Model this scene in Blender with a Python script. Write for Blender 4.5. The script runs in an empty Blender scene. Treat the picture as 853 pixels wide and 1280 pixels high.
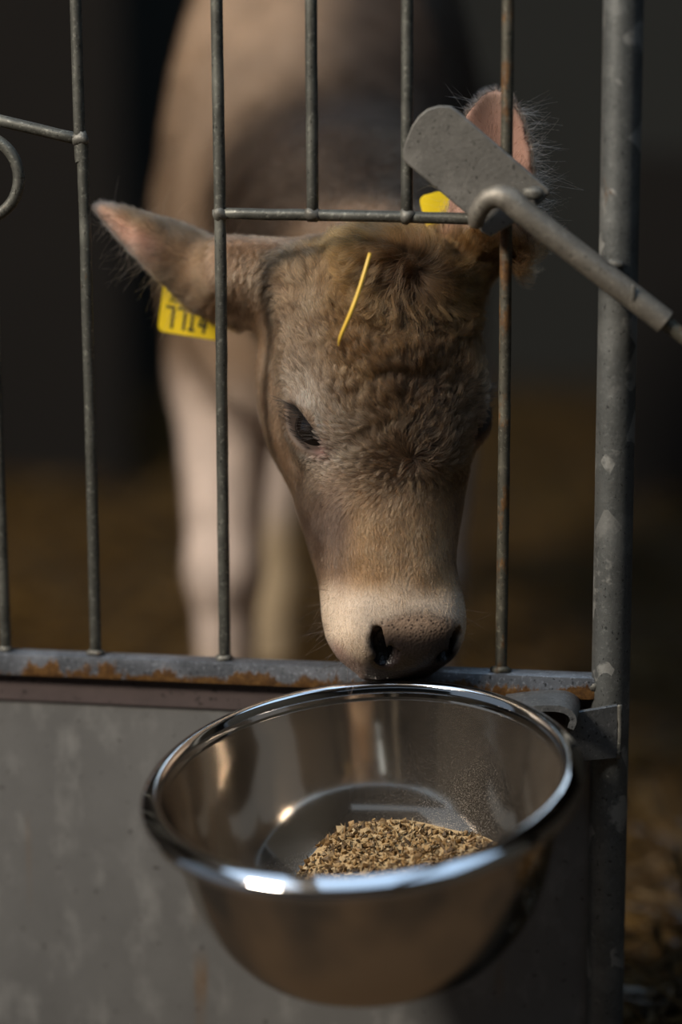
import bpy, math, random
import numpy as np
from mathutils import Vector, Matrix, kdtree
from mathutils.noise import noise as mnoise

random.seed(7)
RNG = np.random.default_rng(11)
S = bpy.context.scene
COL = S.collection
FUR = 1.0            # fur density factor
PI = math.pi

# ------------------------------------------------------------------ camera
CAM = np.array([0.34360, -2.0, 1.00308])
cam_d = bpy.data.cameras.new('camera')
cam = bpy.data.objects.new('camera', cam_d)
COL.objects.link(cam)
cr, cu, cf = (np.array(a) for a in ((0.98583783, 0.16761381, -0.00542054),
                                    (-0.03043593, 0.21061087, 0.97709606),
                                    (-0.16491642, 0.96309328, -0.21272964)))
cam.matrix_world = Matrix(((cr[0], cu[0], -cf[0], CAM[0]), (cr[1], cu[1], -cf[1], CAM[1]),
                           (cr[2], cu[2], -cf[2], CAM[2]), (0, 0, 0, 1)))
cam_d.sensor_fit = 'VERTICAL'
cam_d.sensor_height = 36
cam_d.sensor_width = 24
cam_d.lens = 85
cam_d.dof.use_dof = True
cam_d.dof.focus_distance = float((np.array([0.03, -0.01, 0.66]) - CAM) @ cf)
cam_d.dof.aperture_fstop = 1.1
cam_d.dof.aperture_blades = 0
S.camera = cam

# ------------------------------------------------------------------ light and exposure
S.view_settings.view_transform = 'Standard'
S.view_settings.look = 'None'
S.view_settings.gamma = 1
S.view_settings.use_curve_mapping = False
S.view_settings.exposure = 0.28
S.cycles.max_bounces = 6
S.cycles.diffuse_bounces = 3
S.cycles.glossy_bounces = 4
S.cycles.transmission_bounces = 4
S.cycles.caustics_reflective = False
S.cycles.caustics_refractive = False
S.cycles.sample_clamp_indirect = 6

world = bpy.data.worlds.new('sky')
S.world = world
world.use_nodes = True
bg = world.node_tree.nodes['Background']
bg.inputs['Color'].default_value = (0.62, 0.78, 1.0, 1)
bg.inputs['Strength'].default_value = 0.18


def area(name, loc, target, sx, sy, power, color, shape='RECTANGLE'):
    d = bpy.data.lights.new(name, 'AREA')
    d.shape = shape
    d.size = sx
    d.size_y = sy
    d.energy = power
    d.color = color
    o = bpy.data.objects.new(name, d)
    COL.objects.link(o)
    o.location = loc
    o.rotation_euler = (Vector(target) - Vector(loc)).to_track_quat('-Z', 'Y').to_euler()
    return o


area('yard_daylight', (-1.9, -1.75, 2.75), (0.0, 0.0, 0.6), 0.75, 0.75, 150, (1.0, 0.89, 0.77), 'ELLIPSE')
# a row added above the alley for blue reflections on the bowl rim; a roof light over the pens
for k, (rx, rp) in enumerate(((-1.55, 8.0), (-.15, 8.0), (1.15, 7.0))):
    area('rim_reflection_light', (rx, -.85, 2.86), (rx, -.85, 0), 1.1, 1.5, rp, (0.48, 0.70, 1.0))
area('pen_window_light', (0.1, 2.6, 2.86), (0.1, 2.2, 0.0), 1.6, .7, 11, (0.62, 0.80, 1.0))


# ------------------------------------------------------------------ helpers
def link(o, parent=None):
    COL.objects.link(o)
    if parent is not None:
        o.parent = parent
    return o


WORLD = {}


def thing(name, label, cat, loc=(0, 0, 0), group=None, kind=None):
    o = bpy.data.objects.new(name, None)
    o.empty_display_size = 0.05
    COL.objects.link(o)
    o.location = loc
    WORLD[o.name] = np.array(loc, float)
    tag(o, label, cat, group, kind)
    return o


def tag(o, label=None, cat=None, group=None, kind=None):
    if label:
        o['label'] = label
    if cat:
        o['category'] = cat
    if group:
        o['group'] = group
    if kind:
        o['kind'] = kind
    return o


def obj(name, V, F, mats, parent=None, smooth=True, origin=None, autosmooth=None):
    """One mesh object from world-space vertices; the origin goes to the parent's base."""
    V = np.asarray(V, float)
    base = WORLD[parent.name] if parent is not None else np.zeros(3)
    o_at = base if origin is None else np.asarray(origin, float)
    me = bpy.data.meshes.new(name)
    me.from_pydata((V - o_at).tolist(), [], [tuple(int(i) for i in f) for f in F])
    me.polygons.foreach_set('use_smooth', [smooth] * len(me.polygons))
    if autosmooth and smooth:
        me.set_sharp_from_angle(angle=math.radians(autosmooth))
    for m in (mats if isinstance(mats, (list, tuple)) else [mats]):
        me.materials.append(m)
    me.update()
    o = bpy.data.objects.new(name, me)
    link(o, parent)
    o.location = o_at - base
    WORLD[o.name] = o_at
    return o


def fix_normals(o):
    import bmesh
    bm = bmesh.new()
    bm.from_mesh(o.data)
    bmesh.ops.recalc_face_normals(bm, faces=bm.faces)
    bm.to_mesh(o.data)
    bm.free()
    return o


def frames(P):
    P = np.asarray(P, float)
    T = np.gradient(P, axis=0)
    T /= np.linalg.norm(T, axis=1)[:, None] + 1e-12
    n = np.cross(T[0], [0.31, 0.87, 0.39])
    n /= np.linalg.norm(n)
    N, B = [], []
    for t in T:
        n = n - t * (n @ t)
        n /= np.linalg.norm(n)
        N.append(n.copy())
        B.append(np.cross(t, n))
    return T, np.array(N), np.array(B)


def tube(P, r, seg=14, cap=True, wob=0.0):
    """Swept round tube with rounded-off caps -> V, F"""
    P = np.asarray(P, float)
    r = np.broadcast_to(np.asarray(r, float), (len(P),)).copy()
    T, N, B = frames(P)
    if cap:
        e = float(min(r[0], r[-1])) * 0.18
        P = np.vstack([P[0], P[0] + T[0] * e, P[1:-1], P[-1] - T[-1] * e, P[-1]])
        N = np.vstack([N[0], N[0], N[1:-1], N[-1], N[-1]])
        B = np.vstack([B[0], B[0], B[1:-1], B[-1], B[-1]])
        r = np.concatenate([[r[0] * .84], [r[0]], r[1:-1], [r[-1]], [r[-1] * .84]])
    a = np.arange(seg) * 2 * PI / seg
    V = []
    for i in range(len(P)):
        rr = r[i] * (1 + wob * RNG.normal(0, 1, seg)) if wob else r[i]
        V.append(P[i] + (N[i][None] * np.cos(a)[:, None] + B[i][None] * np.sin(a)[:, None]) * np.reshape(rr, (-1, 1)))
    V = np.vstack(V)
    F = []
    for i in range(len(P) - 1):
        for k in range(seg):
            k2 = (k + 1) % seg
            F.append((i * seg + k, i * seg + k2, (i + 1) * seg + k2, (i + 1) * seg + k))
    if cap:
        F.append(tuple(range(seg - 1, -1, -1)))
        F.append(tuple((len(P) - 1) * seg + k for k in range(seg)))
    return V, F


def resample(P, n):
    """Catmull-Rom through points -> n points"""
    P = np.asarray(P, float)
    Q = np.vstack([2 * P[0] - P[1], P, 2 * P[-1] - P[-2]])
    out = []
    for x in np.linspace(0, len(P) - 1 - 1e-9, n):
        i = int(x)
        t = x - i
        a, b, c, d = Q[i], Q[i + 1], Q[i + 2], Q[i + 3]
        out.append(.5 * (2 * b + (c - a) * t + (2 * a - 5 * b + 4 * c - d) * t * t + (3 * b - a - 3 * c + d) * t ** 3))
    return np.array(out)


def lathe(prof, seg=96):
    prof = np.asarray(prof, float)
    a = np.arange(seg) * 2 * PI / seg
    V = np.concatenate([np.stack([r * np.cos(a), r * np.sin(a), np.full(seg, h)], 1) for r, h in prof])
    F = []
    for i in range(len(prof) - 1):
        for k in range(seg):
            k2 = (k + 1) % seg
            F.append((i * seg + k, i * seg + k2, (i + 1) * seg + k2, (i + 1) * seg + k))
    return V, F


def bevel_box(lo, hi, b=0.002):
    import bmesh
    bm = bmesh.new()
    bmesh.ops.create_cube(bm, size=1)
    lo, hi = np.array(lo, float), np.array(hi, float)
    for v in bm.verts:
        v.co = Vector((np.array(v.co) + .5) * (hi - lo) + lo)
    if b:
        bmesh.ops.bevel(bm, geom=bm.edges[:], offset=b, segments=2, affect='EDGES', profile=.7)
    V = np.array([v.co[:] for v in bm.verts])
    F = [[v.index for v in f.verts] for f in bm.faces]
    bm.free()
    return V, F


def prism(outline, n, th):
    """Extrude a planar outline (world points, front face) by -n*th with a small edge bevel"""
    import bmesh
    bm = bmesh.new()
    n = np.asarray(n, float) / np.linalg.norm(n)
    vs = [bm.verts.new(p) for p in outline]
    f = bm.faces.new(vs)
    r = bmesh.ops.extrude_face_region(bm, geom=[f])
    for v in r['geom']:
        if isinstance(v, bmesh.types.BMVert):
            v.co -= Vector(n * th)
    bmesh.ops.recalc_face_normals(bm, faces=bm.faces)
    bm.verts.index_update()
    es = [e for e in bm.edges if len(e.link_faces) == 2 and e.calc_face_angle(0) > .9]
    bmesh.ops.bevel(bm, geom=es, offset=min(.0012, th * .3), segments=1, affect='EDGES')
    bm.verts.index_update()
    V = np.array([v.co[:] for v in bm.verts])
    F = [[v.index for v in f.verts] for f in bm.faces]
    bm.free()
    return V, F


def join(parts):
    V, F, k = [], [], 0
    for v, f in parts:
        V.append(np.asarray(v))
        F += [[i + k for i in q] for q in f]
        k += len(v)
    return np.vstack(V), F


def blob(c, r, seed=0, amp=.28, sub=2):
    import bmesh
    bm = bmesh.new()
    bmesh.ops.create_icosphere(bm, subdivisions=sub, radius=1)
    r = np.broadcast_to(np.asarray(r, float), (3,))
    V = []
    for v in bm.verts:
        k = 1 + amp * mnoise(Vector(v.co) * 1.7 + Vector((seed * 3.1, seed * 1.7, 5)))
        V.append(np.array(c) + np.array(v.co) * r * k)
    F = [[v.index for v in f.verts] for f in bm.faces]
    bm.free()
    return np.array(V), F


# ------------------------------------------------------------------ materials
class NT:
    def __init__(self, name):
        self.m = bpy.data.materials.new(name)
        self.m.use_nodes = True
        self.t = self.m.node_tree
        self.n = self.t.nodes
        self.b = self.n['Principled BSDF']
        self.out = self.n['Material Output']
        self.tc = self.n.new('ShaderNodeTexCoord')

    def L(self, a, b):
        self.t.links.new(a, b)

    def map(self, scale=(1, 1, 1), src='Object'):
        m = self.n.new('ShaderNodeMapping')
        m.inputs['Scale'].default_value = scale
        self.L(self.tc.outputs[src], m.inputs['Vector'])
        return m.outputs['Vector']

    def noise(self, scale, detail=4, rough=.55, vec=None, dist=0):
        x = self.n.new('ShaderNodeTexNoise')
        x.inputs['Scale'].default_value = scale
        x.inputs['Detail'].default_value = detail
        x.inputs['Roughness'].default_value = rough
        x.inputs['Distortion'].default_value = dist
        self.L(vec or self.tc.outputs['Object'], x.inputs['Vector'])
        return x.outputs['Fac']

    def voro(self, scale, vec=None, feature='F1', out='Distance', rnd=1):
        x = self.n.new('ShaderNodeTexVoronoi')
        x.feature = feature
        x.inputs['Scale'].default_value = scale
        x.inputs['Randomness'].default_value = rnd
        self.L(vec or self.tc.outputs['Object'], x.inputs['Vector'])
        return x.outputs[out]

    def ramp(self, fac, stops):
        r = self.n.new('ShaderNodeValToRGB')
        e = r.color_ramp.elements
        while len(e) < len(stops):
            e.new(.5)
        for k, (p, c) in zip(e, stops):
            k.position = p
            k.color = (*c, 1) if len(c) == 3 else c
        self.L(fac, r.inputs['Fac'])
        return r.outputs['Color']

    def step(self, fac, lo, hi):
        m = self.n.new('ShaderNodeMapRange')
        m.inputs['From Min'].default_value = lo
        m.inputs['From Max'].default_value = hi
        self.L(fac, m.inputs['Value'])
        return m.outputs['Result']

    def mix(self, fac, a, b, mode='MIX'):
        m = self.n.new('ShaderNodeMix')
        m.data_type = 'RGBA'
        m.blend_type = mode
        for s, v in ((m.inputs[0], fac), (m.inputs[6], a), (m.inputs[7], b)):
            if hasattr(v, 'links'):
                self.L(v, s)
            else:
                s.default_value = v if isinstance(v, (int, float)) else (*v, 1)
        return m.outputs[2]

    def math(self, op, a, b=0.0):
        m = self.n.new('ShaderNodeMath')
        m.operation = op
        for s, v in ((m.inputs[0], a), (m.inputs[1], b)):
            if hasattr(v, 'links'):
                self.L(v, s)
            else:
                s.default_value = v
        return m.outputs[0]

    def bump(self, h, strength=.3, dist=.002):
        b = self.n.new('ShaderNodeBump')
        b.inputs['Strength'].default_value = strength
        b.inputs['Distance'].default_value = dist
        self.L(h, b.inputs['Height'])
        self.L(b.outputs['Normal'], self.b.inputs['Normal'])

    def set(self, **k):
        for a, v in k.items():
            s = self.b.inputs[a.replace('_', ' ')]
            if hasattr(v, 'links'):
                self.L(v, s)
            elif isinstance(v, (tuple, list)):
                s.default_value = (*v, 1)
            else:
                s.default_value = v
        return self.m


def galvanised(name, dark, light, rust=.0, flake=0.0, metallic=.55, rough=.5, scale=1.0, speck=.5, low=None):
    t = NT(name)
    base = t.mix(t.noise(70 * scale, 6, .65), dark, light)
    base = t.mix(t.step(t.noise(22 * scale, 3), .5, .72), base, tuple(c * 1.25 for c in light))
    sp = t.step(t.noise(300 * scale, 3, .6), .56, .68)
    base = t.mix(t.math('MULTIPLY', sp, speck), base, tuple(min(1, c * 2.2) for c in light))
    pit = t.step(t.noise(330 * scale, 2, .5, t.map((1, 1.3, .8))), .30, .36)
    base = t.mix(t.math('MULTIPLY', t.math('SUBTRACT', 1.0, pit), .8), base, tuple(c * .35 for c in dark))
    if flake:
        f = t.voro(52, t.map((1, 1, .75)), 'F1', 'Color')
        g = t.n.new('ShaderNodeSeparateColor')
        t.L(f, g.inputs[0])
        m = t.math('MULTIPLY', t.step(g.outputs[0], .70, .76), t.step(t.noise(14, 5, .7), .48, .54))
        base = t.mix(t.math('MULTIPLY', m, flake), base, (.36, .36, .33))
    rn = t.noise(34 * scale, 7, .72, t.map((1, 1, .55)))
    if low:                                # rust that has crept up from the lower edge
        sz = t.n.new('ShaderNodeSeparateXYZ')
        t.L(t.tc.outputs['Object'], sz.inputs[0])
        rn = t.math('ADD', rn, t.math('MULTIPLY', t.step(sz.outputs[2], low[1], low[0]), .26))
    rm = t.step(rn, .66 - rust, .73 - rust)
    rcol = t.ramp(t.noise(150, 5, .7), [(.3, (.05, .024, .011)), (.55, (.135, .068, .022)), (.75, (.25, .145, .055))])
    base = t.mix(rm, base, rcol)
    t.bump(t.math('ADD', t.noise(260 * scale, 5, .7), t.math('MULTIPLY', rm, .5)), .35, .0012)
    met = t.math('MULTIPLY', t.math('SUBTRACT', 1.0, rm), metallic)
    t.set(Base_Color=base, Metallic=met, Roughness=t.math('ADD', t.math('MULTIPLY', t.noise(90, 3), .25), rough - .12))
    return t.m


M = {}
M['bar'] = galvanised('galvanised_bar', (.045, .045, .038), (.145, .145, .122), rust=-.01)
M['bar_rusty'] = galvanised('rusty_bar', (.055, .052, .040), (.15, .14, .105), rust=.15)
M['rail'] = galvanised('rail_steel', (.08, .09, .10), (.24, .26, .29), rust=.02, rough=.38, low=(.409, .4245))
M['post'] = galvanised('post_galvanised', (.085, .09, .085), (.16, .165, .155), rust=.005, flake=.8, speck=.22)
M['latch'] = galvanised('latch_steel', (.125, .12, .105), (.22, .21, .185), rust=-.03, speck=.15)
M['handle'] = galvanised('handle_steel', (.12, .11, .09), (.25, .23, .19), rust=0, rough=.55, speck=.25)
M['weld'] = galvanised('weld_zinc', (.085, .08, .066), (.19, .185, .16), rust=.04, rough=.6)
M['bracket'] = galvanised('bracket_steel', (.07, .075, .075), (.16, .165, .165), rust=.0, speck=.3)

t = NT('panel_zinc')
b0 = t.mix(t.noise(9, 6, .6), (.110, .110, .106), (.225, .225, .215))
b0 = t.mix(t.step(t.noise(30, 5, .6, t.map((1, 1, .6))), .52, .70), b0, (.245, .245, .233))
b0 = t.mix(t.step(t.voro(17), .07, .03), b0, (.36, .31, .24))
b0 = t.mix(t.math('MULTIPLY', t.step(t.noise(120, 3), .64, .72), .7), b0, (.045, .038, .034))
st = t.math('MULTIPLY', t.step(t.noise(26, 2, .4, t.map((1, 1, .035))), .64, .70), t.step(t.noise(5, 2), .5, .6))
b0 = t.mix(t.math('MULTIPLY', st, .6), b0, (.20, .105, .03))
t.bump(t.noise(60, 5), .15, .001)
M['panel'] = t.set(Base_Color=b0, Metallic=.25, Roughness=.55)

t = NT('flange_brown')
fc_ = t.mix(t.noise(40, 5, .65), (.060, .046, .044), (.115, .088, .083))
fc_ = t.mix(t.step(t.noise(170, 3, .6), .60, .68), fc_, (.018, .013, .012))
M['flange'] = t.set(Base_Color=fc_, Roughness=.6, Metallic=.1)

t = NT('stainless_steel')
br = t.noise(7, 3, .6, t.map((1, 1, 60)))
t.bump(t.noise(5, 2, .5, t.map((1, 1, 90))), .02, .0005)
M['steel'] = t.set(Base_Color=(.56, .49, .41), Metallic=1.0, Roughness=t.math('ADD', t.math('MULTIPLY', br, .08), .09),
                   Anisotropic=.4)
t = NT('dusty_stainless')
dn = t.noise(1500, 2, .6)
dz = t.math('MULTIPLY', t.step(dn, .55, .62), t.step(t.noise(7, 3), .35, .62))
sx = t.n.new('ShaderNodeSeparateXYZ')
t.L(t.tc.outputs['Object'], sx.inputs[0])
dz = t.math('MULTIPLY', dz, t.math('ADD', .12, t.math('MULTIPLY', t.step(sx.outputs[0], -.05, .12), .40)))
dz = t.math('ADD', dz, t.math('MULTIPLY', t.step(sx.outputs[2], .062, .012), t.math('ADD', .22, t.math('MULTIPLY', t.step(dn, .45, .62), .35))))
dz = t.math('MAXIMUM', dz, t.math('MULTIPLY', t.step(t.noise(5, 4), .3, .7), .07))
dustc = t.mix(dz, (.60, .53, .45), (.42, .33, .21))
M['steel_dusty'] = t.set(Base_Color=dustc, Metallic=t.math('SUBTRACT', 1.0, dz),
                         Roughness=t.math('ADD', t.math('MULTIPLY', dz, .35), t.math('ADD', t.math('MULTIPLY', t.noise(6, 2), .04), .05)))
t = NT('polished_rim')
M['rim'] = t.set(Base_Color=(.72, .70, .68), Metallic=1.0, Roughness=.07)


def plain(name, c, rough=.6, metallic=0, noise=None, spec=None):
    t = NT(name)
    col = c
    if noise:
        col = t.mix(t.noise(noise, 5), tuple(x * .65 for x in c), tuple(min(1, x * 1.25) for x in c))
    t.set(Base_Color=col, Roughness=rough, Metallic=metallic)
    if spec is not None:
        t.b.inputs['Specular IOR Level'].default_value = spec
    return t.m


def pieces(name, cols, rough=.6, spec=.3):
    """Colour varies from piece to piece of a heap (random per mesh island)"""
    t = NT(name)
    g = t.n.new('ShaderNodeNewGeometry')
    c = t.ramp(g.outputs['Random Per Island'], [(i / (len(cols) - 1), x) for i, x in enumerate(cols)])
    c = t.mix(t.noise(700, 2), c, t.mix(.35, c, (.05, .03, .015)))
    t.set(Base_Color=c, Roughness=rough)
    t.b.inputs['Specular IOR Level'].default_value = spec
    return t.m


M['feed'] = pieces('mixed_feed', [(.07, .042, .02), (.30, .18, .07), (.48, .33, .15), (.12, .075, .036), (.62, .47, .26), (.34, .20, .075), (.20, .12, .05), (.04, .028, .016)])
M['straw_dark'] = pieces('shaded_straw', [(.05, .03, .012), (.12, .065, .018), (.03, .02, .01), (.16, .10, .04), (.20, .15, .09)], .32, .6)  # shade of the corner right of the post painted into the straw colours
M['straw'] = pieces('bedding_straw', [(.045, .022, .004), (.145, .074, .010), (.21, .115, .020), (.085, .042, .006), (.27, .17, .05)])
M['stalk'] = plain('golden_stalk', (.80, .52, .07), .3)
M['yellow'] = plain('tag_yellow', (.85, .62, .01), .45)
M['print'] = plain('tag_print', (.012, .016, .01), .6)
M['floor'] = plain('dirt_floor', (.034, .020, .007), .95, noise=6)
t = NT('yard_concrete')
yc = t.mix(t.step(t.noise(1.6, 3, .5), .42, .60), (.014, .011, .008), (.075, .050, .028))
M['yard'] = t.set(Base_Color=yc, Roughness=.9)
M['wall'] = plain('barn_wall', (.040, .040, .034), .95, noise=1.1)
M['wall_dark'] = plain('barn_board', (.03, .026, .020), .95, noise=1.7)
M['board_black'] = plain('tarred_board', (.010, .008, .006), .95, noise=3)
M['bounce'] = plain('pale_bounce', (.30, .29, .27), .9, noise=2)  # made pale to bounce fill light and brighten the bowl's reflections
M['eye'] = plain('eye', (.006, .004, .003), .06, spec=.7)
M['lash'] = plain('eyelash', (.012, .009, .008), .5)
M['hoof'] = plain('hoof', (.05, .04, .03), .5)

# ------------------------------------------------------------------ setting


def struct(name, V, F, m):
    o = obj(name, V, F, m, smooth=False)
    o['kind'] = 'structure'
    return o


struct('floor', *bevel_box((-3, 0.03, -.1), (3, 4.2, 0), 0), M['floor'])
struct('floor_yard', *bevel_box((-6, -6, -.1), (6, 0.03, -.0), 0), M['yard'])
struct('wall_back', *bevel_box((-3, 4.2, -.1), (3, 4.35, 2.9), 0), M['wall'])
struct('wall_left', *bevel_box((-3.12, -.2, -.1), (-3, 4.2, 2.9), 0), M['wall_dark'])
struct('wall_right', *bevel_box((3, -.2, -.1), (3.12, 4.2, 2.9), 0), M['wall_dark'])
struct('ceiling', *bevel_box((-3.12, .4, 2.9), (3.12, 4.35, 3.0), 0), M['wall_dark'])
struct('ceiling_bounce', *bevel_box((-3.12, -6, 2.9), (3.12, .4, 3.0), 0), M['bounce'])  # unseen ceiling, added to cut the sky fill and reflect in the bowl
struct('wall_pen_left', *bevel_box((-3, 2.6, 0), (-.875, 2.66, 2.9), 0), M['board_black'])
struct('wall_pen_right', *bevel_box((.09, 2.6, 0), (3, 2.66, .695), 0), M['board_black'])
struct('wall_fill_block', *bevel_box((1.9, -6, -.1), (2.05, -.2, 2.9), 0), M['wall'])  # unseen dark wall, added to keep sky light off the right side
struct('wall_yard_front', *bevel_box((-6, -6.1, -.1), (6, -6, 2.4), 0), M['wall'])

# ------------------------------------------------------------------ gate
gate = thing('gate', 'galvanised steel pen gate with vertical bars above a solid grey sheet panel', 'gate', (.235, 0, 0))


def rod(name, P, r, mat, parent, seg=14, wob=.012, n=None):
    P = np.asarray(P, float)
    k = n or max(6, int(np.linalg.norm(P[-1] - P[0]) / .02))
    Q = resample(P, k)
    Q[1:-1] += RNG.normal(0, r * .018, (len(Q) - 2, 3))
    V, F = tube(Q, r, seg, wob=wob)
    return obj(name, V, F, mat, parent, autosmooth=50)


TOP = 1.28
BR = .0051
rod('vertical_bar', [(-.3030, 0, .424), (-.3028, 0, .8), (-.3025, 0, TOP)], BR, M['bar'], gate)
rod('vertical_bar', [(-.2199, 0, .424), (-.2192, 0, .60), (-.2193, 0, .868), (-.2216, 0, .884), (-.2214, 0, TOP)], BR, M['bar'], gate)
rod('vertical_bar', [(-.1034, 0, .424), (-.1022, 0, .65), (-.1010, 0, .815), (-.1014, 0, TOP)], BR, M['bar'], gate)
rod('vertical_bar', [(-.0216, 0, .8165), (-.0214, 0, TOP)], BR, M['bar'], gate)
rod('vertical_bar', [(.0583, 0, .8160), (.0586, 0, TOP)], BR, M['bar'], gate)
rod('vertical_bar', [(.1404, 0, .424), (.1412, 0, .66), (.1408, 0, TOP)], BR, M['bar_rusty'], gate)['label'] = 'vertical bar with rusty patches'
for xk in (-.3850, -.4670, -.5490):
    rod('vertical_bar', [(xk, 0, .424), (xk + .0004, 0, .8), (xk, 0, TOP)], BR, M['bar'], gate)
rod('cross_bar', [(-.1012, 0, .8158), (.02, 0, .8150), (.1405, 0, .8130)], BR * .96, M['bar'], gate)
rod('sloping_bar', [(-.3850, 0, .9140), (-.2911, 0, .8926), (-.2216, 0, .8770)], BR, M['bar'], gate)
a = np.linspace(0, 2 * PI, 49)
ringP = np.stack([-.3085 + .0355 * np.cos(a), np.full(49, -.010), .8455 + .0355 * np.sin(a)], 1)
V, F = tube(ringP, .0052, 14, cap=False, wob=.012)
obj('ring', V, F, M['bar'], gate)
V, F = bevel_box((-1.0, -.0105, .4055), (.222, .0105, .4255), .004)
# subdivide lengthwise for slight unevenness
obj('bottom_rail', V, F, M['rail'], gate, autosmooth=60)
V, F = tube([(-1.0, 0, TOP), (.235, 0, TOP)], .012, 16)
obj('top_rail', V, F, M['post'], gate)
V, F = bevel_box((-1.0, .000, .03), (.228, .004, .409), .001)
obj('panel', V, F, M['panel'], gate, smooth=False)
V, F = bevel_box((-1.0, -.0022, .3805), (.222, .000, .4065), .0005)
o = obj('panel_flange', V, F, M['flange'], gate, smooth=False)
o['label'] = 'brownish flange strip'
P = np.stack([np.full(40, .2345), np.zeros(40), np.linspace(0, 1.34, 40)], 1)
V, F = tube(P, .0163, 32, wob=.002)
obj('post', V, F, M['post'], gate, autosmooth=50)
for i, (c, r) in enumerate([((-.1008, -.002, .8155), .0075), ((-.0216, -.001, .8160), .0080), ((.0584, -.001, .8155), .0080),
                            ((-.2208, -.001, .8775), .0080), ((-.3030, -.001, .4275), (.0075, .007, .004)),
                            ((-.2200, -.001, .4275), (.009, .008, .004)), ((-.1034, -.001, .4275), (.008, .008, .0045)),
                            ((.1404, -.001, .4270), (.0095, .0085, .005)), ((.2205, -.004, .417), (.007, .010, .008)),
                            ((.1250, -.002, .8165), .006)]):
    V, F = blob(c, np.asarray(r) * np.array([.95, .8, .85]), i, .4)
    obj('weld', V, F, M['weld'] if i != 7 else M['bar_rusty'], gate)
# strap that the bowl hangs by: flat bar with a rolled end, and the plate welded on the post
sec = [(.146, .4085), (.166, .4120), (.186, .4142), (.1985, .4135), (.2070, .4090), (.2100, .4015), (.2075, .3935)]
sec = resample([(x, 0, z) for x, z in sec], 24)
T = np.gradient(sec, axis=0)
T /= np.linalg.norm(T, axis=1)[:, None]
Nn = np.stack([-T[:, 2], 0 * T[:, 0], T[:, 0]], 1)
th = .0055
V, F = [], []
for i in range(24):
    a_, b_ = sec[i], sec[i] - Nn[i] * th
    V += [(a_[0], -.058, a_[2]), (a_[0], -.012, a_[2]), (b_[0], -.012, b_[2]), (b_[0], -.058, b_[2])]
for i in range(23):
    for k in range(4):
        k2 = (k + 1) % 4
        F.append((4 * i + k, 4 * i + 4 + k, 4 * i + 4 + k2, 4 * i + k2))
F += [(0, 1, 2, 3), (95, 94, 93, 92)]
fix_normals(obj('hook_strap', V, F, M['bracket'], gate, autosmooth=40))
V, F = prism([(.2000, -.034, .4005), (.2425, -.018, .4055), (.2430, -.018, .3570), (.2000, -.034, .3560)], (.35, -.93, 0), .004)
obj('bracket_plate', V, F, M['bracket'], gate, autosmooth=30)
V, F = tube(resample([(.2435, -.0175, .4050), (.2440, -.017, .380), (.2432, -.0175, .3575)], 10), .0022, 8, wob=.12)
obj('weld', V, F, M['weld'], gate)

# ------------------------------------------------------------------ latch
latch = thing('gate_latch', 'grey steel latch plate with a bent tube handle across the post', 'latch', (.15, -.02, .84))
yl = -.0135
out = [(.1148, .8145), (.0604, .8590), (.0568, .8640), (.0566, .8700), (.0590, .8780), (.0640, .8900), (.0700, .8985), (.0770, .9040),
       (.0860, .9068), (.0960, .9065), (.1020, .9025), (.1775, .8395), (.1778, .8360), (.1712, .8290), (.150, .812), (.130, .800), (.122, .804)]
V, F = prism([(x, yl, z) for x, z in out], (0, -1, 0), .005)
obj('latch_plate', V, F, M['latch'], latch, autosmooth=30)
hp = resample([(.1185, -.022, .8105), (.1205, -.027, .8200), (.1275, -.030, .8305), (.1375, -.032, .8350), (.1475, -.033, .8320),
               (.160, -.033, .8215), (.200, -.0325, .7910), (.2400, -.0320, .7610), (.2755, -.0315, .7340)], 60)
tt = np.linspace(0, 1, 60)
rr = np.interp(tt, [0, .08, .25, .42, .5, 1], [.0062, .0072, .0086, .0102, .0104, .0104])
V, F = tube(hp, rr, 24, wob=.006)
obj('handle_tube', V, F, M['handle'], latch, autosmooth=50)
V, F = tube(resample([(.268, -.0315, .7397), (.285, -.031, .7265), (.31, -.0305, .7070), (.36, -.030, .668)], 12), .0062, 16, wob=.01)
obj('handle_rod', V, F, M['bar_rusty'], latch, autosmooth=50)
for i, (c, r) in enumerate([((.1660, -.0215, .8370), (.010, .005, .006)), ((.2310, -.020, .7795), (.011, .004, .0045)), ((.2490, -.042, .7590), (.0022, .0016, .007))]):
    V, F = blob(c, r, 20 + i, .35)
    obj('weld', V, F, M['weld'], latch)

# ------------------------------------------------------------------ bowl and feed
BC = np.array([.0495, -.2005, .4005])            # centre of the rim circle
bn = np.array([-.060, -.168, 1.0])
bn /= np.linalg.norm(bn)
bx = np.cross([0, 1, 0], bn)
bx /= np.linalg.norm(bx)
by = np.cross(bn, bx)
BH = .164
bowl = thing('feed_bowl', 'deep stainless steel bowl with rolled rim hung on the pen gate', 'bowl', BC - bn * BH)


def bw(P):
    P = np.asarray(P, float)
    return BC - bn * BH + P[:, :1] * bx + P[:, 1:2] * by + P[:, 2:] * bn


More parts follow.
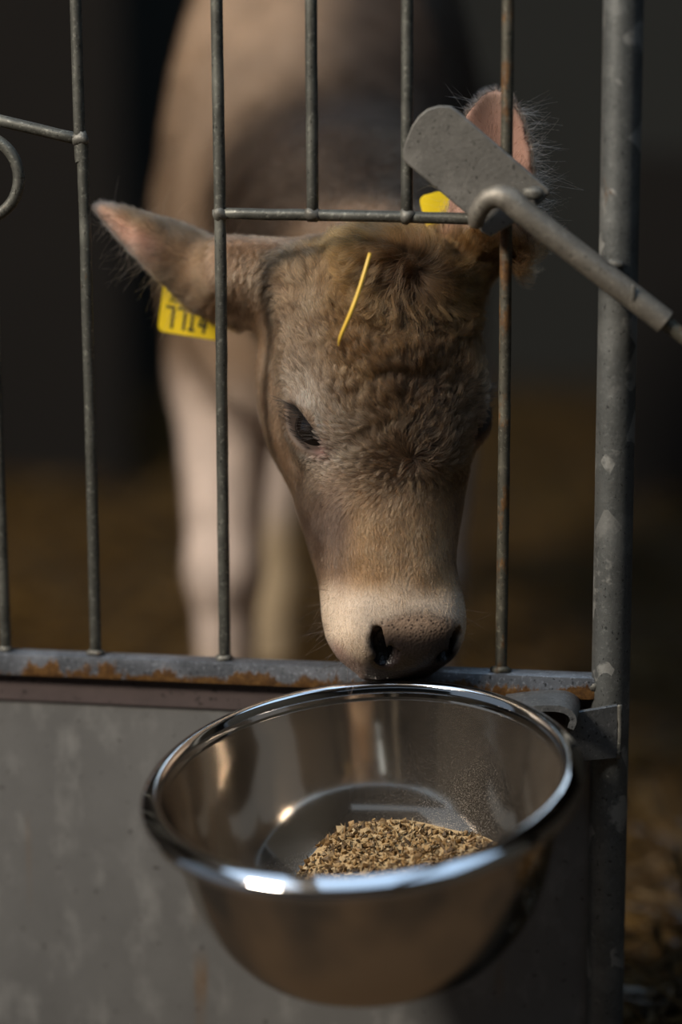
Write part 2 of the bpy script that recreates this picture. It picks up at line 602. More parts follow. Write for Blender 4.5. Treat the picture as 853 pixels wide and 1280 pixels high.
wall = [(.0, .000), (.062, .0), (.082, .0012), (.097, .005), (.110, .012), (.122, .024), (.1335, .041), (.142, .061), (.1485, .083), (.1530, .105), (.1555, .125), (.1580, .139)]
wc = resample([(r, 0, h) for r, h in wall], 60)[:, [0, 2]]
outer = [(r, h) for r, h in wc]
ins = [(max(r - .0016, 0), h + .0016 * (1 if r < .1 else .4)) for r, h in wc]
V, F = lathe([(r, h * 1.066) for r, h in outer])
o = obj('bowl_body', bw(V), F, M['steel'], bowl)
fix_normals(o)
ins = resample([(r, 0, h) for r, h in [(0, .0022), (.03, .0026), (.055, .0050), (.078, .0105), (.097, .0195), (.112, .0315), (.126, .0475), (.1365, .066), (.1445, .087),
                                      (.150, .107), (.154, .126), (.1567, .1385)]], 60)[:, [0, 2]]
ins[:, 1] *= 1.066
V, F = lathe([tuple(q) for q in ins] + [(.1585, .1505)])
o = obj('bowl_interior', bw(V), F, M['steel_dusty'], bowl)
fix_normals(o)
rim = resample([(r, 0, h) for r, h in [(.1570, .1565), (.1578, .1610), (.1592, .1650), (.1616, .1679), (.1650, .1688), (.1700, .1667), (.1745, .1636), (.1768, .1604), (.1774, .1568), (.1757, .1541), (.1720, .1528), (.1660, .1532), (.1585, .1540)]], 48)[:, [0, 2]]
V, F = lathe([(r, h - .018 + .009) for r, h in rim], 128)
o = obj('rim', bw(V), F, M['rim'], bowl)
fix_normals(o)


def grains(n, surf, sizes, seed):
    r = np.random.default_rng(seed)
    ico_v = np.array([(0, 0, 1), (.9, 0, .1), (0, .9, 0), (-.9, 0, -.1), (0, -.9, .05), (0, 0, -1)])
    ico_f = [(0, 1, 2), (0, 2, 3), (0, 3, 4), (0, 4, 1), (5, 2, 1), (5, 3, 2), (5, 4, 3), (5, 1, 4)]
    Vs, Fs = [], []
    for i in range(n):
        p = surf(r)
        s = sizes[int(r.integers(len(sizes)))]
        A = np.linalg.qr(r.normal(size=(3, 3)))[0]
        v = (ico_v * (1 + .25 * r.normal(size=ico_v.shape)) * np.array(s) * r.uniform(.7, 1.25)) @ A.T + p
        Fs += [[k + 6 * i for k in f] for f in ico_f]
        Vs.append(v)
    return np.vstack(Vs), Fs


def feed_h(x, y):
    return .037 + .12 * (x + .0) + .10 * y - 1.2 * (x * x) + .006 * math.sin(40 * x) * math.cos(33 * y)


def feed_surf(r):
    while True:
        x, y = r.uniform(-.13, .13, 2)
        h = feed_h(x, y)
        rad = math.hypot(x, y)
        rmax = np.interp(h, ins[:, 1], ins[:, 0]) - .003
        if rad < rmax and h > .0035:
            return np.array([x, y, h + r.uniform(-.004, .002)])


V, F = grains(5200, feed_surf, [(.0032, .0020, .0014), (.0042, .0026, .0009), (.0026, .0024, .0022), (.0060, .0014, .0012), (.0045, .0035, .0012)], 3)
gv = V
# a bed under the loose grains
nb = 40
bed, bf = [], []
for i in range(nb):
    for j in range(nb):
        x, y = -.13 + .26 * i / (nb - 1), -.13 + .26 * j / (nb - 1)
        rad = math.hypot(x, y)
        h = max(feed_h(x, y), .0020)
        rmax = np.interp(h, ins[:, 1], ins[:, 0]) - .002
        if rad > rmax:
            x, y = x * rmax / rad, y * rmax / rad
            h = max(feed_h(x, y), .0020)
        bed.append((x, y, h - .001))
for i in range(nb - 1):
    for j in range(nb - 1):
        q = (i * nb + j, (i + 1) * nb + j, (i + 1) * nb + j + 1, i * nb + j + 1)
        if max(bed[k][2] for k in q) > .0040:
            bf.append(q)
V, F = join([(gv, F), (np.array(bed), bf)])
feed = obj('feed', bw(V), F, M['feed'], None, smooth=False, origin=bw(np.array([[0, 0, .004]]))[0])
tag(feed, 'heap of mixed grain and flakes lying in the steel bowl', 'feed', kind='stuff')

# ------------------------------------------------------------------ calf: head frame
HR = np.array([[0.93336984, 0.08793636, 0.34797693], [0.35755897, -0.31204684, -0.88021495], [-0.0311822, -0.94598835, 0.32269754]])
HO = np.array([0.03908564, 0.0291, 0.80097905])        # top of the forehead; columns of HR: v (right), u (to the muzzle), w (out of the face)


def h2w(q):
    return HO + np.asarray(q, float) @ HR.T


def w2h(P):
    return (np.asarray(P, float) - HO) @ HR


EYES = []
for side, c in ((-1, (-.0580, .162, -.0450)), (1, (.0690, .147, -.0520))):
    en = np.array([side * .84, .06, .54])
    en /= np.linalg.norm(en)
    d0 = np.array([.0339, 0, -.0417]) @ HR
    if side > 0:
        d0 = d0 * np.array([-1, 1, 1])
    vd = np.array([-.217, .227, .949])
    vd = vd if side < 0 else vd * np.array([-1, 1, 1])
    el = d0 - vd * (d0 @ en) / (vd @ en)
    el /= np.linalg.norm(el)
    es = np.cross(en, el)
    EYES.append((side, np.array(c), en, el, es))


def sst(x, a, b):
    t = np.clip((x - a) / (b - a), 0, 1)
    return t * t * (3 - 2 * t)


def smin(a, b, k):
    h = np.clip(.5 + .5 * (b - a) / k, 0, 1)
    return b + (a - b) * h - k * h * (1 - h)


def smax(a, b, k):
    return -smin(-a, -b, k)


def cone(a, b, ra, rb):
    a, b = np.array(a, float), np.array(b, float)
    ab = b - a
    l2 = ab @ ab

    def f(P):
        t = np.clip(((P - a) @ ab) / l2, 0, 1)
        return np.linalg.norm(P - a - t[:, None] * ab, axis=1) - (ra + (rb - ra) * t)
    f.lo = np.minimum(a - ra, b - rb)
    f.hi = np.maximum(a + ra, b + rb)
    return f


def ell(c, r, A=None):
    c, r = np.array(c, float), np.array(r, float)
    A = np.eye(3) if A is None else A

    def f(P):
        q = (P - c) @ A
        k0 = np.linalg.norm(q / r, axis=1)
        k1 = np.linalg.norm(q / (r * r), axis=1) + 1e-9
        return k0 * (k0 - 1) / k1
    m = r.max()
    f.lo, f.hi = c - m, c + m
    return f


def hell(q, r, A=None):
    """ellipsoid in head coordinates"""
    return ell(h2w(q), r, HR if A is None else HR @ A)


HU = np.array([-.002, .010, .030, .06, .11, .16, .205, .25, .29, .318, .340, .360, .377])
HA = np.array([.040, .068, .083, .090, .092, .086, .075, .065, .0565, .0525, .0475, .0375, .0225])
HT = np.array([-.050, -.026, -.010, .002, .005, .002, -.004, -.010, -.014, -.018, -.027, -.042, -.060])
HB = np.array([-.120, -.135, -.150, -.165, -.175, -.170, -.155, -.138, -.120, -.108, -.098, -.089, -.078])


def head_sdf(P):
    q = w2h(P)
    v, u, w = q.T
    uc = np.clip(u, HU[0], HU[-1])
    a = np.interp(uc, HU, HA)
    t = np.interp(uc, HU, HT)
    b = np.interp(uc, HU, HB)
    c, h = (t + b) / 2, (t - b) / 2
    k = (w - c) / h
    ae = a * (1 - .06 * np.clip(k, -1, 1))
    v = v - (.003 + .011 * np.clip(k, -1, 1)) * sst(u, .26, .34)
    n = 2.35
    f = ((np.abs(v) / ae) ** n + np.abs(k) ** n) ** (1 / n) - 1
    d = f * np.minimum(ae, h)
    e = np.maximum(HU[0] - u, u - HU[-1])
    return np.where(e > 0, np.maximum(d, 0) * .7 + e + .0, d)


head_sdf.lo = h2w([(0, .17, -.08)])[0] - .27
head_sdf.hi = h2w([(0, .17, -.08)])[0] + .27


def loft_y(tab):
    tab = np.array(tab)

    def f(P):
        x, y, z = P.T
        yc = np.clip(y, tab[0, 0], tab[-1, 0])
        cx, zt, zb, a = (np.interp(yc, tab[:, 0], tab[:, k]) for k in (1, 2, 3, 4))
        cz, h = (zt + zb) / 2, (zt - zb) / 2
        k = (z - cz) / h
        ae = a * (1 - .02 * np.clip(k, -1, 1))
        n = 2.7
        d = (((np.abs(x - cx) / ae) ** n + np.abs(k) ** n) ** (1 / n) - 1) * np.minimum(ae, h)
        e = np.maximum(tab[0, 0] - y, y - tab[-1, 0])
        return np.where(e > 0, np.maximum(d, 0) * .7 + e, d)
    f.lo = np.array([(tab[:, 1] - tab[:, 4]).min(), tab[0, 0], tab[:, 3].min()])
    f.hi = np.array([(tab[:, 1] + tab[:, 4]).max(), tab[-1, 0], tab[:, 2].max()])
    return f


class Ear:
    def __init__(s, base, tip, nrm, hw, cup, th=.0036, bend=0.0):
        s.b = np.array(base, float)
        s.a = np.array(tip, float) - s.b
        s.L = np.linalg.norm(s.a)
        s.a /= s.L
        s.n = np.array(nrm, float)
        s.n -= s.a * (s.n @ s.a)
        s.n /= np.linalg.norm(s.n)
        s.s = np.cross(s.n, s.a)
        s.hw, s.cup, s.th, s.bend = hw, cup, th, bend
        s.lo = np.minimum(s.b, tip) - .05
        s.hi = np.maximum(s.b, tip) + .05

    def loc(s, P):
        d = P - s.b
        return d @ s.a / s.L, d @ s.s, d @ s.n

    def mid(s, t, y, h):
        return s.cup(t) * y * y / np.maximum(h, .006) + s.bend * t * t

    def __call__(s, P):
        t, y, n = s.loc(P)
        tc = np.clip(t, 0, 1)
        h = s.hw(tc)
        nc = s.mid(tc, y, h)
        d1 = np.abs(y) - h
        d2 = (np.abs(n - nc) - s.th * (1.5 - .7 * tc)) * .8
        d3 = np.maximum(-t, t - 1) * s.L
        return smax(smax(d1, d2, .004), d3, .004)


earL = Ear((-.080, .070, .738), (-.2225, .052, .8165), (-.30, .84, -.42),
           lambda t: np.interp(t, [0, .15, .3, .5, .7, .85, .95, 1], [.030, .036, .037, .029, .020, .013, .007, .003]),
           lambda t: np.interp(t, [0, .4, 1], [.75, .55, .30]))
earR = Ear((.124, .090, .772), (.1290, .045, .9175), (-.30, -.95, .05),
           lambda t: np.interp(t, [0, .15, .3, .5, .7, .85, .95, 1], [.026, .035, .039, .039, .034, .026, .015, .004]),
           lambda t: np.interp(t, [0, .4, 1], [.5, .28, .18]))

# body parts: (function, blend radius)
BODY = [
    (loft_y([(.50, -.138, .82, .60, .05), (.54, -.138, .93, .54, .12), (.62, -.138, 1.055, .51, .160), (.75, -.142, 1.10, .49, .176), (.95, -.158, 1.06, .47, .177),
             (1.2, -.18, .975, .49, .178), (1.40, -.21, .985, .56, .165), (1.52, -.22, .96, .62, .12), (1.58, -.22, .90, .70, .06)]), .03),
    (cone((-.150, .70, .800), (-.04, .33, .745), .150, .112), .06),
    (cone((-.04, .33, .745), (.012, .155, .715), .112, .088), .05),
    (cone((-.245, .70, .74), (-.258, .72, .565), .085, .060), .04),
    (cone((-.258, .72, .565), (-.250, .665, .345), .060, .041), .03),
    (ell((-.250, .655, .345), (.038, .038, .048)), .02),
    (cone((-.250, .665, .34), (-.249, .665, .14), .038, .031), .02),
    (ell((-.249, .665, .125), (.034, .036, .034)), .02),
    (cone((-.249, .660, .12), (-.250, .625, .03), .028, .036), .02),
    (cone((-.040, .70, .74), (-.018, .72, .565), .085, .060), .04),
    (cone((-.018, .72, .565), (-.018, .665, .345), .060, .041), .03),
    (ell((-.018, .655, .345), (.038, .038, .048)), .02),
    (cone((-.018, .665, .34), (-.018, .665, .14), .038, .031), .02),
    (ell((-.018, .665, .125), (.034, .036, .034)), .02),
    (cone((-.018, .660, .12), (-.018, .625, .03), .028, .036), .02),
]
for sx in (-.345, -.105):
    BODY += [
        (cone((sx + (.03 if sx < -.2 else -.03), 1.36, .80), (sx, 1.22, .58), .125, .080), .05),
        (cone((sx, 1.24, .57), (sx, 1.49, .40), .062, .036), .03),
        (cone((sx, 1.49, .41), (sx, 1.43, .14), .038, .027), .02),
        (ell((sx, 1.43, .125), (.034, .036, .034)), .02),
        (cone((sx, 1.42, .12), (sx, 1.385, .03), .028, .036), .02),
    ]
BODY += [(cone((-.22, 1.56, .93), (-.22, 1.61, .70), .022, .014), .02), (cone((-.22, 1.61, .70), (-.22, 1.60, .45), .014, .024), .02)]
HEAD = [
    (head_sdf, .035),
    (hell((-.050, .115, -.110), (.042, .075, .050)), .03), (hell((.053, .115, -.110), (.042, .075, .050)), .03),   # jaw muscles
    (hell((-.033, .322, -.060), (.020, .034, .032)), .02), (hell((.042, .325, -.062), (.020, .034, .032)), .02),       # flews
    (hell((.006, .340, -.052), (.044, .030, .026)), .02),
    (hell((0, .326, -.091), (.038, .034, .0165)), .012),                                                                 # lower lip
    (hell((0, .028, -.035), (.040, .030, .032)), .03),                                                                   # poll tuft base
    (cone(h2w((-.062, .030, -.085)), (-.105, .066, .760), .040, .030), .03), (cone(h2w((.060, .015, -.085)), (.113, .088, .795), .038, .026), .03),
    (earL, .016), (earR, .016),
]
for side, c, en, el, es in EYES:
    HEAD.append((hell(c + en * .001, (.026, .030, .024)), .016))
    # brow ridge
    HEAD.append((hell(c + np.array([-side * .012, -.012, .022]), (.020, .030, .014)), .018))
CARVE = []
for side, c, en, el, es in EYES:
    A = np.stack([el, es, en], 1)
    CARVE.append((hell(c + en * .024 + el * .0015, (.0285, .0102, .020), A), .003))
NOS = []
for side, q in ((-1, (-.0105, .351, -.039)), (1, (.0405, .349, -.044))):
    A = np.stack([np.array([.80, side * .0 + .0, .60]) * np.array([1, 1, -side]), [0, 1, 0], np.array([.6 * side, 0, .8])], 1)
    NOS.append((np.array(q), A))
    CARVE.append((hell(q, (.0120, .0165, .0075), A), .004))
    CARVE.append((hell(np.array(q) + np.array([side * .008, -.010, .008]), (.006, .016, .0055), A), .004))
CARVE.append((hell((0, .345, -.0800), (.065, .045, .0022)), .003))       # mouth line


def sdf(P):
    lo, hi = P.min(0), P.max(0)

    def near(f, m=.06):
        return np.all(f.lo - m < hi) and np.all(f.hi + m > lo)
    d = np.full(len(P), 1.0)
    for f, k in BODY + HEAD:
        if near(f):
            d = smin(d, f(P), k)
    for f, k in CARVE:
        if near(f, .01):
            d = smax(d, -f(P), k)
    return d


def axis(segs):
    out = [segs[0][0]]
    for a, b, h0, h1 in segs:
        x, L = a, b - a
        n = max(1, int(round(L / ((h0 + h1) / 2))))
        t = np.linspace(0, 1, n + 1)[1:]
        s = (h0 * t + (h1 - h0) * t * t / 2) / ((h0 + h1) / 2)
        out += list(a + L * s)
    return np.array(out)


FINE = .0026
XS = axis([(-.48, -.26, .012, FINE), (-.26, .19, FINE, FINE), (.19, .26, FINE, .008)])
YS = axis([(-.135, .13, FINE, FINE), (.13, .50, FINE, .012), (.50, 1.66, .012, .014)])
ZS = axis([(-.01, .40, .010, FINE), (.40, .935, FINE, FINE), (.935, 1.16, FINE, .014)])


def surface_nets():
    nx, ny, nz = len(XS), len(YS), len(ZS)
    D = np.empty((nx, ny, nz), np.float32)
    bs = 28
    for i in range(0, nx, bs):
        for j in range(0, ny, bs):
            for k in range(0, nz, bs):
                g = np.stack(np.meshgrid(XS[i:i + bs], YS[j:j + bs], ZS[k:k + bs], indexing='ij'), -1)
                D[i:i + bs, j:j + bs, k:k + bs] = sdf(g.reshape(-1, 3)).reshape(g.shape[:3])
    D[0] = D[-1] = 1
    D[:, 0] = D[:, -1] = 1
    D[:, :, 0] = D[:, :, -1] = 1
    neg = D < 0
    cnt = np.zeros((nx - 1, ny - 1, nz - 1), np.int8)
    for a in (0, 1):
        for b in (0, 1):
            for c in (0, 1):
                cnt += neg[a:nx - 1 + a, b:ny - 1 + b, c:nz - 1 + c]
    act = (cnt > 0) & (cnt < 8)
    I, J, K = np.nonzero(act)
    idx = np.full(act.shape, -1, np.int32)
    idx[I, J, K] = np.arange(len(I))
    acc = np.zeros((len(I), 3))
    num = np.zeros(len(I))
    corner = lambda a, b, c: (D[I + a, J + b, K + c].astype(float), np.stack([XS[I + a], YS[J + b], ZS[K + c]], 1))
    for a, b in (((0, 0, 0), (1, 0, 0)), ((0, 1, 0), (1, 1, 0)), ((0, 0, 1), (1, 0, 1)), ((0, 1, 1), (1, 1, 1)),
                 ((0, 0, 0), (0, 1, 0)), ((1, 0, 0), (1, 1, 0)), ((0, 0, 1), (0, 1, 1)), ((1, 0, 1), (1, 1, 1)),
                 ((0, 0, 0), (0, 0, 1)), ((1, 0, 0), (1, 0, 1)), ((0, 1, 0), (0, 1, 1)), ((1, 1, 0), (1, 1, 1))):
        da, pa = corner(*a)
        db, pb = corner(*b)
        m = (da < 0) != (db < 0)
        t = np.where(m, da / np.where(m, da - db, 1), 0)
        acc += np.where(m[:, None], pa + t[:, None] * (pb - pa), 0)
        num += m
    V = acc / num[:, None]
    F = []
    for ax in range(3):
        sl = [slice(1, -1)] * 3
        sl[ax] = slice(0, -1)
        sh = list(sl)
        sh[ax] = slice(1, None)
        A, B = neg[tuple(sl)], neg[tuple(sh)]
        e = np.argwhere(A != B)
        fl = A[tuple(e.T)]
        o = np.array([1, 1, 1])
        o[ax] = 0
        e = e + o
        u, v = (ax + 1) % 3, (ax + 2) % 3
        du, dv = np.zeros(3, int), np.zeros(3, int)
        du[u] = 1
        dv[v] = 1
        q = np.stack([idx[tuple((e - du - dv).T)], idx[tuple((e - dv).T)], idx[tuple(e.T)], idx[tuple((e - du).T)]], 1)
        q[~fl] = q[~fl][:, ::-1]
        F.append(q)
    F = np.vstack(F)
    F = F[(F >= 0).all(1)]
    return V, F


CV, CF = surface_nets()


def relax(V, F, it, lam=.5):
    E = np.vstack([F[:, [0, 1]], F[:, [1, 2]], F[:, [2, 3]], F[:, [3, 0]]])
    deg = np.bincount(E.ravel(), minlength=len(V)).astype(float)[:, None]
    for k in range(it):
        for l in (lam, -lam * 1.04):
            s = np.zeros_like(V)
            for c in range(3):
                s[:, c] = np.bincount(E[:, 0], V[E[:, 1], c], len(V)) + np.bincount(E[:, 1], V[E[:, 0], c], len(V))
            V = V + l * (s / deg - V)
    return V


CV = relax(CV, CF, 3)


def vnormals(V, F):
    a, b, c, d = (V[F[:, k]] for k in range(4))
    n = np.cross(c - a, d - b)
    N = np.zeros_like(V)
    for k in range(4):
        for x in range(3):
            N[:, x] += np.bincount(F[:, k], n[:, x], len(V))
    return N / (np.linalg.norm(N, axis=1)[:, None] + 1e-12)


CN = vnormals(CV, CF)


# ------------------------------------------------------------------ coat colour (what the hair and skin are dyed, in head and body coordinates)
_wk = np.random.default_rng(5).normal(size=(24, 3))
_wk /= np.linalg.norm(_wk, axis=1)[:, None]
_wp = np.random.default_rng(6).uniform(0, 6.28, 24)


def wav(P, freq, o=0):
    """smooth pseudo-noise in about -1..1"""
    s = 0
    for i in range(6):
        k = _wk[(i + o) % 24] * freq * (.7 + .12 * i)
        s = s + np.sin(P @ k + _wp[(i * 3 + o) % 24])
    return s / 3.2


def coat(P, N):
    q = w2h(P)
    v, u, w = q.T
    n = len(P)
    C = np.empty((n, 3))
    body = np.array([.25, .172, .112])
    C[:] = body
    mixc = lambda m, c: C.__setitem__(slice(None), C + (np.asarray(c) - C) * np.clip(m, 0, 1)[:, None])
    inhead = sst(P[:, 1], .22, .10) * sst(P[:, 2], .36, .42)
    # trunk: near black over the upper right half and the neck, paler legs and brisket
    legs = sst(P[:, 2], .62, .50)
    mixc(legs * (1 - inhead), (.62, .50, .42))
    mixc(sst(P[:, 2], .27, .19) * (1 - inhead) * .7, (.40, .29, .13))
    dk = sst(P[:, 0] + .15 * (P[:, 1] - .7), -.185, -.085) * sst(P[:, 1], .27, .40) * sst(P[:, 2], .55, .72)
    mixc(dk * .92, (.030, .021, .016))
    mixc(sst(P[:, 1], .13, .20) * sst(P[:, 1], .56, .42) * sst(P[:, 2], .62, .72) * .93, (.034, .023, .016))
    # face
    face = inhead
    mixc(face, (.27, .182, .120))
    fore = face * sst(w, -.085, -.02) * sst(u, .27, .20) * (.45 + .55 * sst(v, -.070, -.040))
    mixc(fore * .92, (.130, .066, .026))
    warm = face * sst(u, .11, .03) * sst(w, -.10, -.03) * (.35 + .65 * sst(v, -.066, -.040)) * sst(u, -.012, .012) * sst(v, .085, .065)
    mixc(warm * .75, (.25, .126, .047))
    dark = face * np.exp(-((v - .018) / .038) ** 2 - ((u - .150) / .066) ** 2) * sst(w, -.05, -.01)
    mixc(dark * .9, (.046, .027, .015))
    dk2 = face * np.exp(-((v - .018) / .020) ** 2 - ((u - .035) / .022) ** 2) * sst(w, -.06, -.02)
    mixc(dk2 * .8, (.10, .06, .035))
    bridge = face * sst(u, .20, .26) * sst(np.abs(v - .004), .055, .035) * sst(w, -.07, -.03)
    mixc(bridge * .8, (.42, .27, .145))
    cheek = face * np.exp(-((u - .245) / .035) ** 2) * sst(v, -.030, -.052)
    mixc(cheek * .8, (.15, .108, .088))
    for side, c, en, el, es in EYES:
        d = q - c
        x, y = d @ el, d @ es
        yu = y * (1 if es[2] > 0 else -1)
        ring = np.exp(-((x - .006) / .042) ** 2 - ((yu - .006) / .026) ** 2) * face
        mixc(ring * (.9 if side < 0 else .35), (.74, .55, .40))
        slit = np.exp(-((x - .001) / .031) ** 4 - (y / .0140) ** 4) * (d @ en > -.01)
        mixc(slit * face * .9, (.055, .035, .030))
        pink = np.exp(-((x - .028) / .008) ** 2 - (y / .008) ** 2)
        mixc(pink * face * .8, (.34, .16, .14))
    muz = face * sst(u + .006 * wav(P, 130, 2) - .10 * (v + .01), .292, .322)
    mixc(muz * .95, (.74, .60, .46))
    pad = nosepad(q) * face
    mixc(pad, (.026, .019, .016))
    lip = face * sst(u, .338, .352) * sst(v, -.002, -.016) * sst(w, -.038, -.055) * (1 - pad)
    mixc(lip * .6, (.40, .22, .19))
    padup = pad * sst(u + .10 * np.abs(v - .014), .352, .330)
    mixc(padup * .85, (.40, .28, .19))
    for (qc, A) in NOS:
        d = (q - qc) @ A
        mixc(np.exp(-(d[:, 0] / .017) ** 2 - (d[:, 2] / .011) ** 2) * (u > .31), (.014, .010, .010))
    # ears
    for e, inner in ((earL, 0), (earR, 1)):
        t, s, m = e.loc(P)
        on = (t > .12) & (t < 1.05) & (np.abs(s) < e.hw(np.clip(t, 0, 1)) + .006) & (np.abs(m - e.mid(np.clip(t, 0, 1), s, e.hw(np.clip(t, 0, 1)))) < .02)
        on = on * sst(t, .1, .3)
        mixc(on, (.25, .165, .10) if not inner else (.46, .33, .25))
        ins = on * (N @ e.n > .1)
        mixc(ins * (1.0 if inner else .8), (.86, .50, .38))
        if not inner:
            mixc(on * sst(t, .50, .75) * sst(s * (1 if (e.s @ np.array([.8, 0, -.5])) > 0 else -1), -.004, .010) * .75, (.62, .36, .28))
        mixc(on * sst(t, .80, .98) * .7, (.55, .38, .30))
    C *= (1 + .10 * wav(P, 120, 3) + .08 * wav(P, 45, 9))[:, None]
    return np.clip(C, .004, .95)


def nosepad(q):
    v, u, w = q.T
    vv = (v - .014) / .041
    edge = .322 + .012 * vv * vv
    return sst(u - edge, -.004, .010) * sst(np.abs(vv), 1.12, .86) * sst(w, -.080, -.072)


calf = thing('calf', 'brown calf with a curly forehead lowering its muzzle through the gate to the bowl', 'calf', (-.15, .70, 0))
t = NT('calf_skin')
at_ = t.n.new('ShaderNodeAttribute')
at_.attribute_name = 'coat'
wet = t.n.new('ShaderNodeAttribute')
wet.attribute_name = 'wet'
pores = t.voro(420)
dots = t.math('MULTIPLY', t.step(t.voro(270, rnd=.8), .34, .20), wet.outputs['Fac'])
colr = t.mix(t.math('MULTIPLY', dots, .9), at_.outputs['Color'], (.03, .02, .018))
hgt = t.math('ADD', t.math('MULTIPLY', pores, wet.outputs['Fac']), t.math('MULTIPLY', t.noise(500, 3), .3))
t.bump(hgt, .35, .0012)
t.set(Base_Color=colr, Roughness=t.math('SUBTRACT', .75, t.math('MULTIPLY', wet.outputs['Fac'], .40)))
t.b.inputs['Subsurface Weight'].default_value = 0.0
t.b.inputs['Specular IOR Level'].default_value = .35
M['skin'] = t.m
body = obj('body', CV, CF.tolist(), M['skin'], calf)
colr = coat(CV, CN)
# shade between the curls painted into the hide, so the gaps look dark
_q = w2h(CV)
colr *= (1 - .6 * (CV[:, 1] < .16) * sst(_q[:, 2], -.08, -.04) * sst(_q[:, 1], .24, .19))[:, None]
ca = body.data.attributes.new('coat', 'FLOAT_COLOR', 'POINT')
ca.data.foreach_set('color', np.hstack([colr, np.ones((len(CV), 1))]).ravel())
wa = body.data.attributes.new('wet', 'FLOAT', 'POINT')
qv = w2h(CV)
wetv = nosepad(qv) * (CV[:, 1] < .1)
wa.data.foreach_set('value', wetv)

# eyes
for side, c, en, el, es in EYES:
    import bmesh
    bm = bmesh.new()
    bmesh.ops.create_uvsphere(bm, u_segments=32, v_segments=20, radius=.0205)
    V = np.array([v.co[:] for v in bm.verts]) + h2w(c + en * .0015)
    F = [[v.index for v in f.verts] for f in bm.faces]
    bm.free()
    obj('eye', V, F, M['eye'], calf)

# ------------------------------------------------------------------ hair
t = NT('hair')
t.n.remove(t.b)
hb = t.n.new('ShaderNodeBsdfHairPrincipled')
hb.model = 'CHIANG'
hb.parametrization = 'COLOR'
ha = t.n.new('ShaderNodeAttribute')
ha.attribute_name = 'hair_colour'
hi = t.n.new('ShaderNodeHairInfo')
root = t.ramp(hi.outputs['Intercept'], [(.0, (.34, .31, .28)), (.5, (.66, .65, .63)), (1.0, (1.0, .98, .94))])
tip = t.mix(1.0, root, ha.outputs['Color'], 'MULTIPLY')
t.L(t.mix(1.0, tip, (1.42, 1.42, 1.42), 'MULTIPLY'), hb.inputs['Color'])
hb.inputs['Roughness'].default_value = .42
hb.inputs['Radial Roughness'].default_value = .55
hb.inputs['Coat'].default_value = 0
hb.inputs['IOR'].default_value = 1.28
hb.inputs['Random Roughness'].default_value = .2
t.L(hb.outputs[0], t.out.inputs['Surface'])
M['hair'] = t.m


def hair_object(name, P, R, Ccol, parent):
    """P (n, k, 3) world points, R (n, k) radii, Ccol (n, 3)"""
    n, k = P.shape[:2]
    hc = bpy.data.hair_curves.new(name)
    hc.add_curves([k] * n)
    hc.attributes['position'].data.foreach_set('vector', (P - WORLD[parent.name]).astype(np.float32).ravel())
    ra = hc.attributes.get('radius') or hc.attributes.new('radius', 'FLOAT', 'POINT')
    ra.data.foreach_set('value', R.astype(np.float32).ravel())
    cc = hc.attributes.new('hair_colour', 'FLOAT_COLOR', 'CURVE')
    cc.data.foreach_set('color', np.hstack([Ccol, np.ones((n, 1))]).astype(np.float32).ravel())
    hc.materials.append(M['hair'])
    o = bpy.data.objects.new(name, hc)
    link(o, parent)
    return o


def unit(a):
    return a / (np.linalg.norm(a, axis=-1, keepdims=True) + 1e-12)


def sample_roots(n, wfun):
    T = np.vstack([CF[:, [0, 1, 2]], CF[:, [0, 2, 3]]])
    a, b, c = CV[T[:, 0]], CV[T[:, 1]], CV[T[:, 2]]
    ar = np.linalg.norm(np.cross(b - a, c - a), axis=1) / 2
    cen = (a + b + c) / 3
    cn = unit(CN[T[:, 0]] + CN[T[:, 1]] + CN[T[:, 2]])
    w = ar * wfun(cen, cn)
    w /= w.sum()
    k = RNG.choice(len(T), n, p=w)
    r1, r2 = np.sqrt(RNG.random(n)), RNG.random(n)
    w0, w1, w2 = 1 - r1, r1 * (1 - r2), r1 * r2
    f = lambda A: A[T[k, 0]] * w0[:, None] + A[T[k, 1]] * w1[:, None] + A[T[k, 2]] * w2[:, None]
    return f(CV), unit(f(CN))


def facing(P, N):
    d = unit(CAM - P)
    return sst((d * N).sum(1), -.55, -.30)


def bare(P):
    """0 where no hair grows: nose pad, nostrils, eye slits"""
    q = w2h(P)
    b = 1 - nosepad(q) * (P[:, 1] < .1)
    for side, c, en, el, es in EYES:
        d = q - c
        x, y = d @ el, d @ es
        b *= ~((np.abs((x - .0015) / .0310) ** 2 + np.abs(y / .0128) ** 2 < 1) & (d @ en > -.012))
    return b


def head_mask(P):
    q = w2h(P)
    return (P[:, 1] < .17) & (q[:, 1] > -.035) & (P[:, 2] > .38)


def ear_of(P):
    out = np.zeros(len(P), int)
    for i, e in enumerate((earL, earR)):
        t, s, m = e.loc(P)
        tc = np.clip(t, 0, 1)
        on = (t > .22) & (t < 1.1) & (np.abs(s) < e.hw(tc) + .008) & (np.abs(m - e.mid(tc, s, e.hw(tc))) < .022)
        out[on] = i + 1
    return out


W1 = np.array([.014, .196])      # whorl between the eyes (v, u)
W2 = np.array([.022, .036])      # whorl of the poll tuft


